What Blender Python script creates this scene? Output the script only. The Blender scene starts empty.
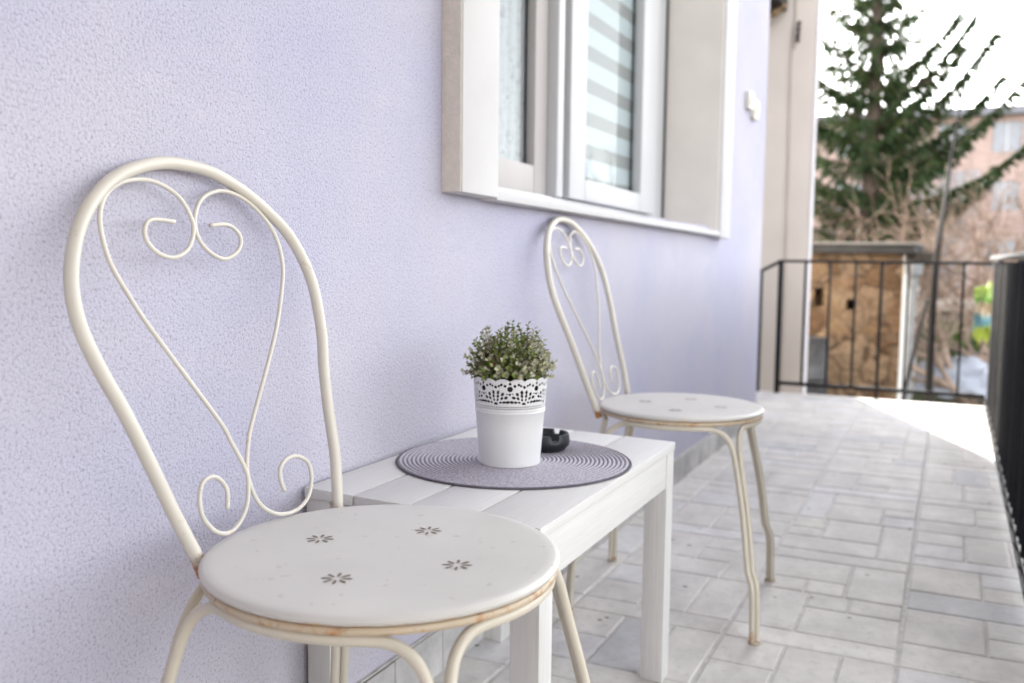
import bpy, bmesh, math, random
from mathutils import Vector, Matrix
R = math.radians
rng = random.Random(7)
scene = bpy.context.scene
C = scene.collection

# ------------------------------------------------------------------ helpers
def tag(o, label=None, cat=None, group=None, kind=None):
    if label: o['label'] = label
    if cat: o['category'] = cat
    if group: o['group'] = group
    if kind: o['kind'] = kind
    return o

def empty(name, loc, label=None, cat=None, group=None, rz=0):
    o = bpy.data.objects.new(name, None); C.objects.link(o)
    o.location = loc; o.rotation_euler = (0, 0, rz); o.empty_display_size = .05
    return tag(o, label, cat, group)

def obj(name, bm, mat, parent=None, smooth=None, origin=None):
    me = bpy.data.meshes.new(name)
    if origin is not None:
        bmesh.ops.translate(bm, verts=bm.verts, vec=-Vector(origin))
    bm.to_mesh(me); bm.free()
    for m in (mat if isinstance(mat, (list, tuple)) else [mat]): me.materials.append(m)
    o = bpy.data.objects.new(name, me); C.objects.link(o)
    if origin is not None: o.location = origin
    if smooth is not None:
        for p in me.polygons: p.use_smooth = True
        if smooth < 180: me.set_sharp_from_angle(angle=R(smooth))
    if parent: o.parent = parent
    return o

def box(bm, x0, x1, y0, y1, z0, z1, bev=0, mi=0, M=None, seg=2):
    r = bmesh.ops.create_cube(bm, size=1)
    vs = r['verts']
    for v in vs:
        v.co = Vector(((x0+x1)/2 + v.co.x*(x1-x0), (y0+y1)/2 + v.co.y*(y1-y0), (z0+z1)/2 + v.co.z*(z1-z0)))
    fs = list({f for v in vs for f in v.link_faces})
    for f in fs: f.material_index = mi
    if bev:
        es = list({e for v in vs for e in v.link_edges})
        b = bmesh.ops.bevel(bm, geom=es, offset=bev, segments=seg, affect='EDGES', profile=.6)
        for f in b['faces']: f.material_index = mi
        vs = list({v for f in b['faces'] for v in f.verts} | {v for v in vs if v.is_valid})
    if M is not None:
        for v in vs: v.co = M @ v.co
    return vs

def catmull(pts, n=6, closed=False):
    P = [Vector(p) for p in pts]; out = []
    N = len(P); rngi = range(N) if closed else range(N-1)
    for i in rngi:
        if closed: a, b, c, d = P[i-1], P[i], P[(i+1) % N], P[(i+2) % N]
        else: a, b, c, d = P[max(i-1, 0)], P[i], P[i+1], P[min(i+2, N-1)]
        for k in range(n):
            t = k/n
            out.append(.5*((2*b)+(c-a)*t+(2*a-5*b+4*c-d)*t*t+(3*b-a-3*c+d)*t**3))
    if not closed: out.append(P[-1])
    return out

def tube(bm, pts, r, seg=8, closed=False, caps=True, mi=0):
    P = [Vector(p) for p in pts]; N = len(P)
    rad = r if isinstance(r, (list, tuple)) else [r]*N
    T = []
    for i in range(N):
        a = P[i-1] if (i > 0 or closed) else P[i]
        b = P[(i+1) % N] if (i < N-1 or closed) else P[i]
        t = b-a
        T.append(t.normalized() if t.length > 1e-9 else Vector((0, 0, 1)))
    ref = Vector((0, 0, 1)) if abs(T[0].z) < .9 else Vector((1, 0, 0))
    nrm = (ref - T[0]*ref.dot(T[0])).normalized()
    rings = []
    for i in range(N):
        nrm = nrm - T[i]*nrm.dot(T[i])
        nrm = nrm.normalized() if nrm.length > 1e-6 else T[i].orthogonal().normalized()
        bi = T[i].cross(nrm)
        rings.append([bm.verts.new(P[i]+(nrm*math.cos(2*math.pi*k/seg)+bi*math.sin(2*math.pi*k/seg))*rad[i]) for k in range(seg)])
    for i in range(N if closed else N-1):
        A, B = rings[i], rings[(i+1) % N]
        for k in range(seg):
            f = bm.faces.new((A[k], A[(k+1) % seg], B[(k+1) % seg], B[k])); f.material_index = mi
    if caps and not closed:
        bm.faces.new(rings[0][::-1]).material_index = mi; bm.faces.new(rings[-1]).material_index = mi

def lathe(bm, prof, seg=64, cx=0, cy=0, cap0=True, cap1=True):
    rings = []
    for r, z in prof:
        if r < 1e-6: rings.append([bm.verts.new((cx, cy, z))])
        else: rings.append([bm.verts.new((cx+r*math.cos(2*math.pi*k/seg), cy+r*math.sin(2*math.pi*k/seg), z)) for k in range(seg)])
    for A, B in zip(rings, rings[1:]):
        for k in range(seg):
            k2 = (k+1) % seg
            if len(A) == 1 and len(B) == 1: continue
            if len(A) == 1: bm.faces.new((A[0], B[k2], B[k]))
            elif len(B) == 1: bm.faces.new((A[k], A[k2], B[0]))
            else: bm.faces.new((A[k], A[k2], B[k2], B[k]))
    if cap0 and len(rings[0]) > 1: bm.faces.new(rings[0][::-1])
    if cap1 and len(rings[-1]) > 1: bm.faces.new(rings[-1])

def wall_holes(bm, x0, x1, z0, z1, yf, yb, holes, axis='x'):
    """front face at yf with rectangular niches (hx0,hx1,hz0,hz1,depth); solid back at yb"""
    def P(a, y, z): return (a, y, z) if axis == 'x' else (y, a, z)
    xs = sorted({x0, x1, *[h[0] for h in holes], *[h[1] for h in holes]})
    zs = sorted({z0, z1, *[h[2] for h in holes], *[h[3] for h in holes]})
    for xa, xb in zip(xs, xs[1:]):
        for za, zb in zip(zs, zs[1:]):
            hh = [h for h in holes if h[0] <= xa and xb <= h[1] and h[2] <= za and zb <= h[3]]
            if hh: continue
            bm.faces.new([bm.verts.new(P(*p)) for p in ((xa, yf, za), (xb, yf, za), (xb, yf, zb), (xa, yf, zb))])
    for (a, b, c, d, dep) in holes:
        y = yf+dep
        for q in (((a, yf, c), (a, y, c), (a, y, d), (a, yf, d)), ((b, yf, c), (b, yf, d), (b, y, d), (b, y, c)),
                  ((a, yf, c), (b, yf, c), (b, y, c), (a, y, c)), ((a, yf, d), (a, y, d), (b, y, d), (b, yf, d)),
                  ((a, y, c), (b, y, c), (b, y, d), (a, y, d))):
            bm.faces.new([bm.verts.new(P(*p)) for p in q])
    for q in (((x0, yf, z0), (x0, yf, z1), (x0, yb, z1), (x0, yb, z0)), ((x1, yf, z0), (x1, yb, z0), (x1, yb, z1), (x1, yf, z1)),
              ((x0, yf, z1), (x1, yf, z1), (x1, yb, z1), (x0, yb, z1)), ((x0, yb, z0), (x0, yb, z1), (x1, yb, z1), (x1, yb, z0))):
        bm.faces.new([bm.verts.new(P(*p)) for p in q])
    bmesh.ops.remove_doubles(bm, verts=bm.verts, dist=1e-5)
    bmesh.ops.recalc_face_normals(bm, faces=bm.faces)

# ------------------------------------------------------------------ materials
class NT:
    def __init__(s, name):
        s.m = bpy.data.materials.new(name); s.m.use_nodes = True
        s.t = s.m.node_tree; s.b = s.t.nodes['Principled BSDF']; s.out = s.t.nodes['Material Output']
    def n(s, typ, **kw):
        nd = s.t.nodes.new(typ)
        for k, v in kw.items():
            if k in nd.inputs: nd.inputs[k].default_value = v
            else: setattr(nd, k, v)
        return nd
    def l(s, a, b): s.t.links.new(a, b)
    def coord(s, kind='Object', scale=(1, 1, 1)):
        tc = s.n('ShaderNodeTexCoord'); mp = s.n('ShaderNodeMapping'); mp.inputs['Scale'].default_value = scale
        s.l(tc.outputs[kind], mp.inputs['Vector']); return mp.outputs['Vector']
    def noise(s, vec, scale, detail=4, rough=.55):
        nd = s.n('ShaderNodeTexNoise'); nd.inputs['Scale'].default_value = scale
        nd.inputs['Detail'].default_value = detail; nd.inputs['Roughness'].default_value = rough
        s.l(vec, nd.inputs['Vector']); return nd.outputs['Fac']
    def ramp(s, fac, stops, interp='LINEAR'):
        nd = s.n('ShaderNodeValToRGB'); cr = nd.color_ramp; cr.interpolation = interp
        while len(cr.elements) < len(stops): cr.elements.new(.5)
        for e, (p, c) in zip(cr.elements, stops):
            e.position = p; e.color = (*c, 1) if len(c) == 3 else c
        s.l(fac, nd.inputs['Fac']); return nd.outputs['Color']
    def mix(s, fac, a, b, mode='MIX'):
        nd = s.n('ShaderNodeMix', data_type='RGBA', blend_type=mode)
        for v, i in ((fac, 0), (a, 6), (b, 7)):
            if isinstance(v, bpy.types.NodeSocket): s.l(v, nd.inputs[i])
            else: nd.inputs[i].default_value = v if i == 0 else ((*v, 1) if len(v) == 3 else v)
        return nd.outputs[2]
    def bump(s, h, strength=.3, dist=.01):
        nd = s.n('ShaderNodeBump'); nd.inputs['Strength'].default_value = strength; nd.inputs['Distance'].default_value = dist
        s.l(h, nd.inputs['Height']); s.l(nd.outputs['Normal'], s.b.inputs['Normal'])
    def col(s, v):
        if isinstance(v, bpy.types.NodeSocket): s.l(v, s.b.inputs['Base Color'])
        else: s.b.inputs['Base Color'].default_value = (*v, 1)
    def set(s, rough=.5, metal=0, spec=.5):
        s.b.inputs['Roughness'].default_value = rough; s.b.inputs['Metallic'].default_value = metal
        s.b.inputs['Specular IOR Level'].default_value = spec

def mul(c, k): return tuple(min(1, x*k) for x in c)

def simple(name, c, rough=.5, var=.12, scale=8, bump=0, bscale=80, metal=0, spec=.5, dist=.002):
    t = NT(name); v = t.coord()
    t.col(t.ramp(t.noise(v, scale), [(.3, mul(c, 1-var)), (.7, mul(c, 1+var))])); t.set(rough, metal, spec)
    if bump: t.bump(t.noise(v, bscale, 3), bump, dist)
    return t.m

def m_plaster(name, c, c2):
    t = NT(name); v = t.coord()
    big = t.noise(v, 1.4, 3); fine = t.noise(v, 250, 4, .75); mid = t.noise(v, 14, 4)
    base = t.mix(t.ramp(big, [(.35, (0, 0, 0)), (.65, (1, 1, 1))]), c, c2)
    base = t.mix(t.ramp(mid, [(.42, (0, 0, 0)), (.75, (.25, .25, .25))]), base, mul(c2, 1.06))
    vor = t.n('ShaderNodeTexVoronoi'); vor.inputs['Scale'].default_value = 270; t.l(v, vor.inputs['Vector'])
    # trowelled smears where the stucco was skimmed
    sm = t.n('ShaderNodeMapping'); sm.inputs['Scale'].default_value = (1.6, 1, 4); t.l(v, sm.inputs['Vector'])
    skim = t.ramp(t.noise(sm.outputs['Vector'], 1.7, 5, .6), [(.60, (0, 0, 0)), (.72, (.5, .5, .5))])
    base = t.mix(skim, base, mul(c2, 1.1))
    pit = t.ramp(fine, [(.36, (.62, .62, .64)), (.47, (.97, .97, .97)), (.60, (1, 1, 1)), (.68, (1.15, 1.15, 1.13))])
    t.col(t.mix(1.0, base, pit, 'MULTIPLY')); t.set(.85, 0, .25)
    a = t.n('ShaderNodeMath', operation='ADD'); t.l(fine, a.inputs[0])
    m2 = t.n('ShaderNodeMath', operation='MULTIPLY'); t.l(vor.outputs['Distance'], m2.inputs[0]); m2.inputs[1].default_value = -.5
    t.l(m2.outputs[0], a.inputs[1])
    t.bump(a.outputs[0], .55, .004)
    return t.m

def m_paint_metal(name, c, rustz=None, amt=.5, rough=.38):
    """old enamel paint on steel with chips of rust; rustz = height band where it gathers"""
    t = NT(name); v = t.coord()
    base = t.ramp(t.noise(v, 9, 3), [(.3, mul(c, .93)), (.7, mul(c, 1.04))])
    n = t.noise(v, 38, 5, .65); n2 = t.noise(v, 120, 3)
    chips = t.ramp(n, [(.66, (0, 0, 0)), (.70, (1, 1, 1))])
    if rustz:
        z0, z1 = rustz
        sp = t.n('ShaderNodeSeparateXYZ'); t.l(v, sp.inputs[0])
        mr = t.n('ShaderNodeMapRange'); t.l(sp.outputs['Z'], mr.inputs['Value'])
        mr.inputs['From Min'].default_value = z1; mr.inputs['From Max'].default_value = z0
        ad = t.n('ShaderNodeMath', operation='MULTIPLY'); t.l(mr.outputs[0], ad.inputs[0]); ad.inputs[1].default_value = amt
        s2 = t.n('ShaderNodeMath', operation='ADD'); t.l(ad.outputs[0], s2.inputs[0]); t.l(n, s2.inputs[1])
        chips = t.ramp(s2.outputs[0], [(.66, (0, 0, 0)), (.82, (1, 1, 1))])
    rust = t.ramp(n2, [(.3, (.16, .06, .02)), (.6, (.45, .22, .08))])
    t.col(t.mix(chips, base, rust)); t.set(rough, 0, .5)
    t.bump(n2, .08, .001)
    return t.m

M_wall = m_plaster('lilac_stucco', (.455, .448, .572), (.532, .510, .575))
M_white = simple('white_painted_reveal', (.57, .56, .565), .75, .04, 6, .15, 60, spec=.12)
M_reveal = simple('beige_reveal_plaster', (.73, .685, .64), .8, .05, 5, .12, 90, spec=.1)
M_roughedge = simple('rough_beige_edge', (.62, .565, .51), .85, .06, 60, .6, 160, dist=.004)
M_upvc = simple('white_window_plastic', (.53, .53, .54), .45, .02, 5, spec=.2)
M_upvc_shaded = simple('shaded_window_plastic', (.43, .40, .39), .5, .03, 5, spec=.15)  # white window plastic with the recessed sash's shade put into the colour
M_gasket = simple('black_gasket', (.02, .02, .022), .6, .05)
M_room = simple('dim_room_plaster', (.45, .43, .42), .8, .05)
M_tilewhite = simple('white_switch_plastic', (.60, .58, .51), .35, .03)
M_black = simple('black_painted_steel', (.007, .0072, .009), .45, .2, 20, spec=.3)
M_panel = simple('charcoal_sheet', (.0055, .0064, .009), .8, .2, 3, spec=.12)
M_beige = simple('beige_render', (.60, .54, .48), .8, .07, 1.5, .2, 60)
M_lilaclit = simple('lilac_lit_render', (.60, .58, .61), .8, .05, 3, .1, 60)  # beige wall's side face, its lilac light put into the colour
M_timberdark = simple('dark_timber', (.022, .016, .012), .75, .4, 14, .4, 40)
M_timbertan = simple('weathered_bracket_timber', (.22, .15, .08), .75, .4, 30, .4, 60)
M_cable = simple('cable_sheath', (.42, .36, .31), .6, .1)
M_darkcable = simple('dark_cable_sheath', (.010, .009, .009), .9, .1, spec=.05)

def m_glass(name, refl=.25, tint=(.94, .955, .955)):
    t = NT(name); g = t.n('ShaderNodeBsdfGlossy'); g.inputs['Roughness'].default_value = .01
    tr = t.n('ShaderNodeBsdfTransparent'); tr.inputs['Color'].default_value = (*tint, 1)
    fr = t.n('ShaderNodeFresnel'); fr.inputs['IOR'].default_value = 1.52
    mx = t.n('ShaderNodeMixShader'); ad = t.n('ShaderNodeMath', operation='ADD'); ad.inputs[1].default_value = refl
    hf = t.n('ShaderNodeMath', operation='MULTIPLY'); hf.inputs[1].default_value = .055; t.l(fr.outputs[0], hf.inputs[0]); t.l(hf.outputs[0], ad.inputs[0]); t.l(ad.outputs[0], mx.inputs[0]); t.l(tr.outputs[0], mx.inputs[1]); t.l(g.outputs[0], mx.inputs[2])
    t.l(mx.outputs[0], t.out.inputs['Surface']); return t.m
M_glass = m_glass('window_glass', .0)

def m_blind():
    t = NT('zebra_blind_fabric'); v = t.coord()
    sp = t.n('ShaderNodeSeparateXYZ'); t.l(v, sp.inputs[0])
    d = t.n('ShaderNodeMath', operation='DIVIDE'); t.l(sp.outputs['Z'], d.inputs[0]); d.inputs[1].default_value = .101
    fr = t.n('ShaderNodeMath', operation='FRACT'); t.l(d.outputs[0], fr.inputs[0])
    t.col(t.ramp(fr.outputs[0], [(0, (.28, .28, .275)), (.42, (.28, .28, .275)), (.45, (.46, .50, .52)), (.97, (.46, .50, .52)), (1, (.28, .28, .275))]))
    t.set(.8, 0, .2); return t.m
M_blind = m_blind()

def m_curtain():
    t = NT('lace_curtain'); v = t.coord(scale=(1, 1, 1))
    n = t.noise(v, 22, 5, .7)
    t.col(t.ramp(n, [(.35, (.34, .345, .37)), (.5, (.52, .53, .55)), (.7, (.40, .40, .42))])); t.set(.9, 0, .1)
    t.bump(n, .5, .01); return t.m
M_curtain = m_curtain()

def m_floor():
    t = NT('moulded_paving'); v = t.coord()
    at = t.n('ShaderNodeAttribute', attribute_name='tone')
    n = t.noise(v, 9, 6, .65); n2 = t.noise(v, 45, 5, .7); n3 = t.noise(v, 2.2, 3)
    c = t.mix(1.0, at.outputs['Color'], t.ramp(n, [(.3, (.80, .79, .785)), (.7, (1.12, 1.115, 1.105))]), 'MULTIPLY')
    c = t.mix(1.0, c, t.ramp(n3, [(.3, (.92, .92, .93)), (.7, (1.05, 1.045, 1.03))]), 'MULTIPLY')
    c = t.mix(t.ramp(n2, [(.54, (0, 0, 0)), (.80, (.6, .6, .6))]), c, (.28, .265, .25))
    vo = t.n('ShaderNodeTexVoronoi'); vo.inputs['Scale'].default_value = 11; t.l(v, vo.inputs['Vector'])
    wn = t.n('ShaderNodeMath', operation='MULTIPLY_ADD'); t.l(n2, wn.inputs[0]); wn.inputs[1].default_value = .12; t.l(vo.outputs['Distance'], wn.inputs[2])
    c = t.mix(t.ramp(wn.outputs[0], [(.115, (.85, .85, .85)), (.135, (0, 0, 0))]), c, (.12, .11, .10))
    t.col(c); t.set(.62, 0, .35); t.bump(n2, .25, .003); return t.m
M_floor = m_floor()
M_grout = simple('cement_grout', (.56, .535, .515), .9, .2, 30, .4, 120)
M_concrete = simple('slab_concrete', (.38, .36, .34), .85, .15, 3, .3, 40)

M_seat = m_paint_metal('seat_white_enamel', (.74, .72, .71), None)
def m_seat():
    t = NT('seat_enamel'); v = t.coord()
    base = t.ramp(t.noise(v, 6, 4), [(.3, (.535, .518, .492)), (.7, (.595, .576, .545))])
    sp = t.n('ShaderNodeSeparateXYZ'); t.l(v, sp.inputs[0])
    mr = t.n('ShaderNodeMapRange'); t.l(sp.outputs['Z'], mr.inputs['Value'])
    mr.inputs['From Min'].default_value = .4625; mr.inputs['From Max'].default_value = .4575
    n = t.noise(v, 30, 5, .7)
    a = t.n('ShaderNodeMath', operation='MULTIPLY_ADD'); t.l(mr.outputs[0], a.inputs[0]); a.inputs[1].default_value = .44; t.l(n, a.inputs[2])
    r = t.ramp(a.outputs[0], [(.66, (0, 0, 0)), (.78, (.9, .9, .9))])
    c = t.mix(r, base, t.ramp(t.noise(v, 60, 3), [(.3, (.20, .09, .04)), (.65, (.52, .30, .13))]))
    stain = t.ramp(t.noise(v, 55, 2), [(.67, (0, 0, 0)), (.71, (.6, .6, .6))])
    c = t.mix(stain, c, (.45, .40, .35))
    t.col(c); t.set(.42, 0, .4); return t.m
M_seat = m_seat()
M_legpaint = m_paint_metal('cream_enamel_leg', (.56, .515, .43), (0, .05), .24)
M_hoop = m_paint_metal('cream_enamel_hoop', (.57, .535, .47), (-.025, .03), .42)
M_rod = m_paint_metal('cream_enamel_rod', (.59, .555, .495), (-.025, .02), .22)
M_ring = m_paint_metal('rusty_enamel_ring', (.50, .41, .30), (.43, .47), .33)
M_slotshade = simple('painted_slot_shade', (.20, .155, .125), .8, .3, 60)  # dark of the seat slots, painted as shade
M_footcap = simple('worn_foot_cap', (.40, .34, .26), .6, .2, 40)

def m_tablewood():
    t = NT('white_painted_wood'); v = t.coord()
    sp = t.n('ShaderNodeMapping'); sp.inputs['Scale'].default_value = (3, 60, 60); t.l(v, sp.inputs['Vector'])
    g = t.noise(sp.outputs['Vector'], 3, 4, .6)
    t.col(t.ramp(g, [(.3, (.60, .59, .58)), (.7, (.65, .64, .63))])); t.set(.48, 0, .4); t.bump(g, .22, .002); return t.m
def m_legwood():
    t = NT('white_painted_leg_wood'); v = t.coord()
    sp = t.n('ShaderNodeMapping'); sp.inputs['Scale'].default_value = (70, 70, 3); t.l(v, sp.inputs['Vector'])
    g = t.noise(sp.outputs['Vector'], 3, 4, .6)
    t.col(t.ramp(g, [(.3, (.58, .568, .555)), (.7, (.65, .64, .63))])); t.set(.5, 0, .4); t.bump(g, .35, .002); return t.m
M_wood = m_tablewood(); M_legwood = m_legwood()

def m_mat():
    t = NT('woven_placemat'); v = t.coord()
    sp = t.n('ShaderNodeSeparateXYZ'); t.l(v, sp.inputs[0])
    ln = t.n('ShaderNodeVectorMath', operation='LENGTH')
    cx = t.n('ShaderNodeCombineXYZ'); t.l(sp.outputs[0], cx.inputs[0]); t.l(sp.outputs[1], cx.inputs[1]); t.l(cx.outputs[0], ln.inputs[0])
    at = t.n('ShaderNodeMath', operation='ARCTAN2'); t.l(sp.outputs[1], at.inputs[0]); t.l(sp.outputs[0], at.inputs[1])
    d = t.n('ShaderNodeMath', operation='DIVIDE'); t.l(ln.outputs['Value'], d.inputs[0]); d.inputs[1].default_value = .0072
    fr = t.n('ShaderNodeMath', operation='FRACT'); t.l(d.outputs[0], fr.inputs[0])
    br = t.noise(v, 260, 2, .6)
    weave = t.mix(t.ramp(br, [(.38, (0, 0, 0)), (.60, (1, 1, 1))]), (.36, .335, .385), (.52, .50, .545))
    groove = t.ramp(fr.outputs[0], [(0, (.36, .34, .37)), (.20, (.78, .76, .79)), (.42, (1.08, 1.08, 1.08)), (.62, (1.08, 1.08, 1.08)), (.84, (.74, .72, .75)), (1, (.36, .34, .37))])
    c = t.mix(1.0, weave, groove, 'MULTIPLY')
    t.col(c); t.set(.85, 0, .2); t.bump(br, .4, .001); return t.m
M_mat = m_mat()
M_matedge = simple('placemat_dark_edge', (.10, .09, .11), .9, .2, 60)
M_pot = simple('white_enamelled_tin', (.66, .66, .67), .35, .02, 5)
M_innerpot = simple('dark_nursery_pot', (.018, .02, .018), .6, .2)
M_soil = simple('potting_soil', (.035, .025, .018), .95, .4, 80, .8, 90)
M_ash = simple('black_melamine', (.006, .008, .012), .45, .1, 10)

def m_leaf(name, attr=True, base=(.06, .09, .03), trans=.25):
    t = NT(name)
    if attr:
        at = t.n('ShaderNodeAttribute', attribute_name='tone'); t.col(at.outputs['Color'])
    else:
        v = t.coord(); t.col(t.ramp(t.noise(v, 1.1, 3), [(.3, mul(base, .6)), (.7, mul(base, 1.5))]))
    t.set(.55, 0, .3)
    tl = t.n('ShaderNodeBsdfTranslucent')
    if attr: t.l(at.outputs['Color'], tl.inputs['Color'])
    else: tl.inputs['Color'].default_value = (*mul(base, 1.3), 1)
    mx = t.n('ShaderNodeMixShader'); mx.inputs[0].default_value = trans
    t.l(t.b.outputs[0], mx.inputs[1]); t.l(tl.outputs[0], mx.inputs[2]); t.l(mx.outputs[0], t.out.inputs['Surface'])
    return t.m
M_leaf = m_leaf('small_variegated_leaves')
M_needle = m_leaf('spruce_needles', True, trans=.35)
M_twig = simple('potted_twig', (.12, .08, .05), .8, .2)

# ------------------------------------------------------------------ camera / world / sun
H = .80
f = 924.0
xv = Vector((0.43023063, -0.07738311, 0.89939616)); yv = Vector((-0.90264914, -0.04927259, 0.42754735)); zv = Vector((0.01123064, -0.99578314, -0.09104838))
right = Vector((xv.x, yv.x, zv.x)); down = Vector((xv.y, yv.y, zv.y)); fwd = Vector((xv.z, yv.z, zv.z))
cd = bpy.data.cameras.new('camera'); cam = bpy.data.objects.new('camera', cd); C.objects.link(cam)
mw = Matrix((right, -down, -fwd)).transposed().to_4x4(); mw.translation = (0, 0, H)
cam.matrix_world = mw
cd.sensor_width = 36; cd.lens = f/1024*36; cd.clip_start = .02; cd.clip_end = 2000
cd.dof.use_dof = True; cd.dof.focus_distance = 1.22; cd.dof.aperture_fstop = 3.9
scene.camera = cam

SUN_AZ, SUN_EL = 23.0, 25.0
w = bpy.data.worlds.new('World'); scene.world = w; w.use_nodes = True
wt = w.node_tree; bg = wt.nodes['Background']
sky = wt.nodes.new('ShaderNodeTexSky'); sky.sky_type = 'NISHITA'; sky.sun_disc = False
sky.sun_elevation = R(SUN_EL); sky.sun_rotation = R(90-SUN_AZ); sky.dust_density = 1.2; sky.air_density = 1.0; sky.ozone_density = 1.0
bw = wt.nodes.new('ShaderNodeRGBToBW'); mixn = wt.nodes.new('ShaderNodeMix'); mixn.data_type = 'RGBA'; mixn.inputs[0].default_value = .88
wt.links.new(sky.outputs[0], bw.inputs[0]); wt.links.new(sky.outputs[0], mixn.inputs[6]); wt.links.new(bw.outputs[0], mixn.inputs[7])
wt.links.new(mixn.outputs[2], bg.inputs['Color']); bg.inputs['Strength'].default_value = .15
ld = bpy.data.lights.new('sun', 'SUN'); ld.energy = 2.0; ld.angle = R(.6); ld.color = (1, .93, .82)
sun = bpy.data.objects.new('sun', ld); C.objects.link(sun)
sd = Vector((math.cos(R(SUN_AZ))*math.cos(R(SUN_EL)), math.sin(R(SUN_AZ))*math.cos(R(SUN_EL)), math.sin(R(SUN_EL))))
sun.rotation_euler = (-sd).to_track_quat('-Z', 'Y').to_euler(); sun.location = (0, 0, 12)
scene.view_settings.view_transform = 'Standard'; scene.view_settings.look = 'None'
scene.view_settings.exposure = 3.16; scene.view_settings.gamma = 1

# ------------------------------------------------------------------ balcony floor
GZ = -.80
WY = .865                                   # house wall plane
bm = bmesh.new(); tone = bm.loops.layers.float_color.new('tone')
pitch = .3455
PAT = [[(0, 1, 0, .25), (0, .38, .25, 1), (.38, .68, .25, .52), (.68, 1, .25, .52), (.38, 1, .52, 1)],
       [(0, 1, 0, .25), (0, .39, .25, 1), (.39, 1, .25, .72), (.39, .66, .72, 1), (.66, 1, .72, 1)],
       [(0, .24, 0, 1), (.24, 1, 0, .30), (.24, 1, .30, .62), (.24, .62, .62, 1), (.62, 1, .62, 1)]]
frng = random.Random(3)
y_edges = [-.282, .064, .410, .756, 1.102, 1.448]
g = .0020
for ix in range(-10, 12):
    xa = 1.930+ix*pitch
    if xa > 5.72: continue
    for ya in y_edges[:-1]:
        pat = frng.choice(PAT); rot = frng.choice([0, 0, 0, 1, 2, 3])
        for (a, b, c, d) in pat:
            for _ in range(rot): a, b, c, d = 1-d, 1-c, a, b
            X0, X1, Y0, Y1 = xa+a*pitch, xa+b*pitch, ya+c*pitch, ya+d*pitch
            X1 = min(X1, 5.75); Y0 = max(Y0, -.262)
            if X0 < 4.68: Y1 = min(Y1, WY-.002)
            if X1-X0 < .02 or Y1-Y0 < .02: continue
            gx0 = g+(.001 if a == 0 else 0); gx1 = g+(.001 if b == 1 else 0); gy0 = g+(.0012 if c == 0 else 0); gy1 = g+(.0012 if d == 1 else 0)
            X0 += gx0; X1 -= gx1; Y0 += gy0; Y1 -= gy1
            k = frng.gauss(1, .03); q = frng.random()
            base = (.615, .592, .572) if q < .70 else ((.61, .60, .602) if q < .86 else ((.63, .605, .575) if q < .94 else (.53, .53, .542)))
            cc = (base[0]*k, base[1]*k, base[2]*k, 1)
            e = .0045; dz = frng.uniform(-.0006, .0006)
            tl = [frng.uniform(-.0004, .0004) for _ in range(4)]
            lo = [bm.verts.new(p) for p in ((X0, Y0, -.0042), (X1, Y0, -.0042), (X1, Y1, -.0042), (X0, Y1, -.0042))]
            hi0 = [bm.verts.new(p) for p in ((X0+.001, Y0+.001, -.0015), (X1-.001, Y0+.001, -.0015), (X1-.001, Y1-.001, -.0015), (X0+.001, Y1-.001, -.0015))]
            hi = [bm.verts.new(p) for p in ((X0+e, Y0+e, dz+tl[0]), (X1-e, Y0+e, dz+tl[1]), (X1-e, Y1-e, dz+tl[2]), (X0+e, Y1-e, dz+tl[3]))]
            fs = [bm.faces.new(hi)]
            for A, B in ((lo, hi0), (hi0, hi)):
                for i in range(4): fs.append(bm.faces.new((A[i], A[(i+1) % 4], B[(i+1) % 4], B[i])))
            for fc in fs:
                for lp in fc.loops: lp[tone] = cc
tag(obj('floor', bm, M_floor), kind='structure')
bm = bmesh.new(); box(bm, -1.6, 5.76, -.27, WY+.005, -.30, -.0030); box(bm, 4.70, 5.76, WY+.006, 1.45, -.30, -.0030)
tag(obj('floor_bed', bm, M_grout), kind='structure')
bm = bmesh.new(); box(bm, -1.6, 5.74, -.255, WY, GZ-.2, -.302)
tag(obj('balcony_slab', bm, M_concrete), kind='structure')
# steps going down behind the house corner
bm = bmesh.new()
for i in range(4): box(bm, 4.72, 5.74, 1.452+i*.28, 1.452+(i+1)*.28+.01*(i < 3), GZ-.1, -.16*(i+1))
tag(obj('steps', bm, M_concrete), kind='structure')

# ------------------------------------------------------------------ ground
t = NT('garden_earth'); v = t.coord()
n = t.noise(v, .6, 6, .65); n2 = t.noise(v, 5, 5, .7)
c = t.ramp(n2, [(.3, (.05, .038, .027)), (.5, (.12, .095, .07)), (.75, (.22, .18, .145))])
c = t.mix(t.ramp(n, [(.5, (0, 0, 0)), (.62, (.8, .8, .8))]), c, (.075, .095, .035)); t.col(c); t.set(.95, 0, .1); t.bump(n2, .8, .05)
bm = bmesh.new()
S = 60
rows = [[bm.verts.new((-300+900*i/S, -450+900*j/S, GZ)) for j in range(S+1)] for i in range(S+1)]
for i in range(S):
    for j in range(S): bm.faces.new((rows[i][j], rows[i+1][j], rows[i+1][j+1], rows[i][j+1]))
tag(obj('ground', bm, t.m), kind='structure')

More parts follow.
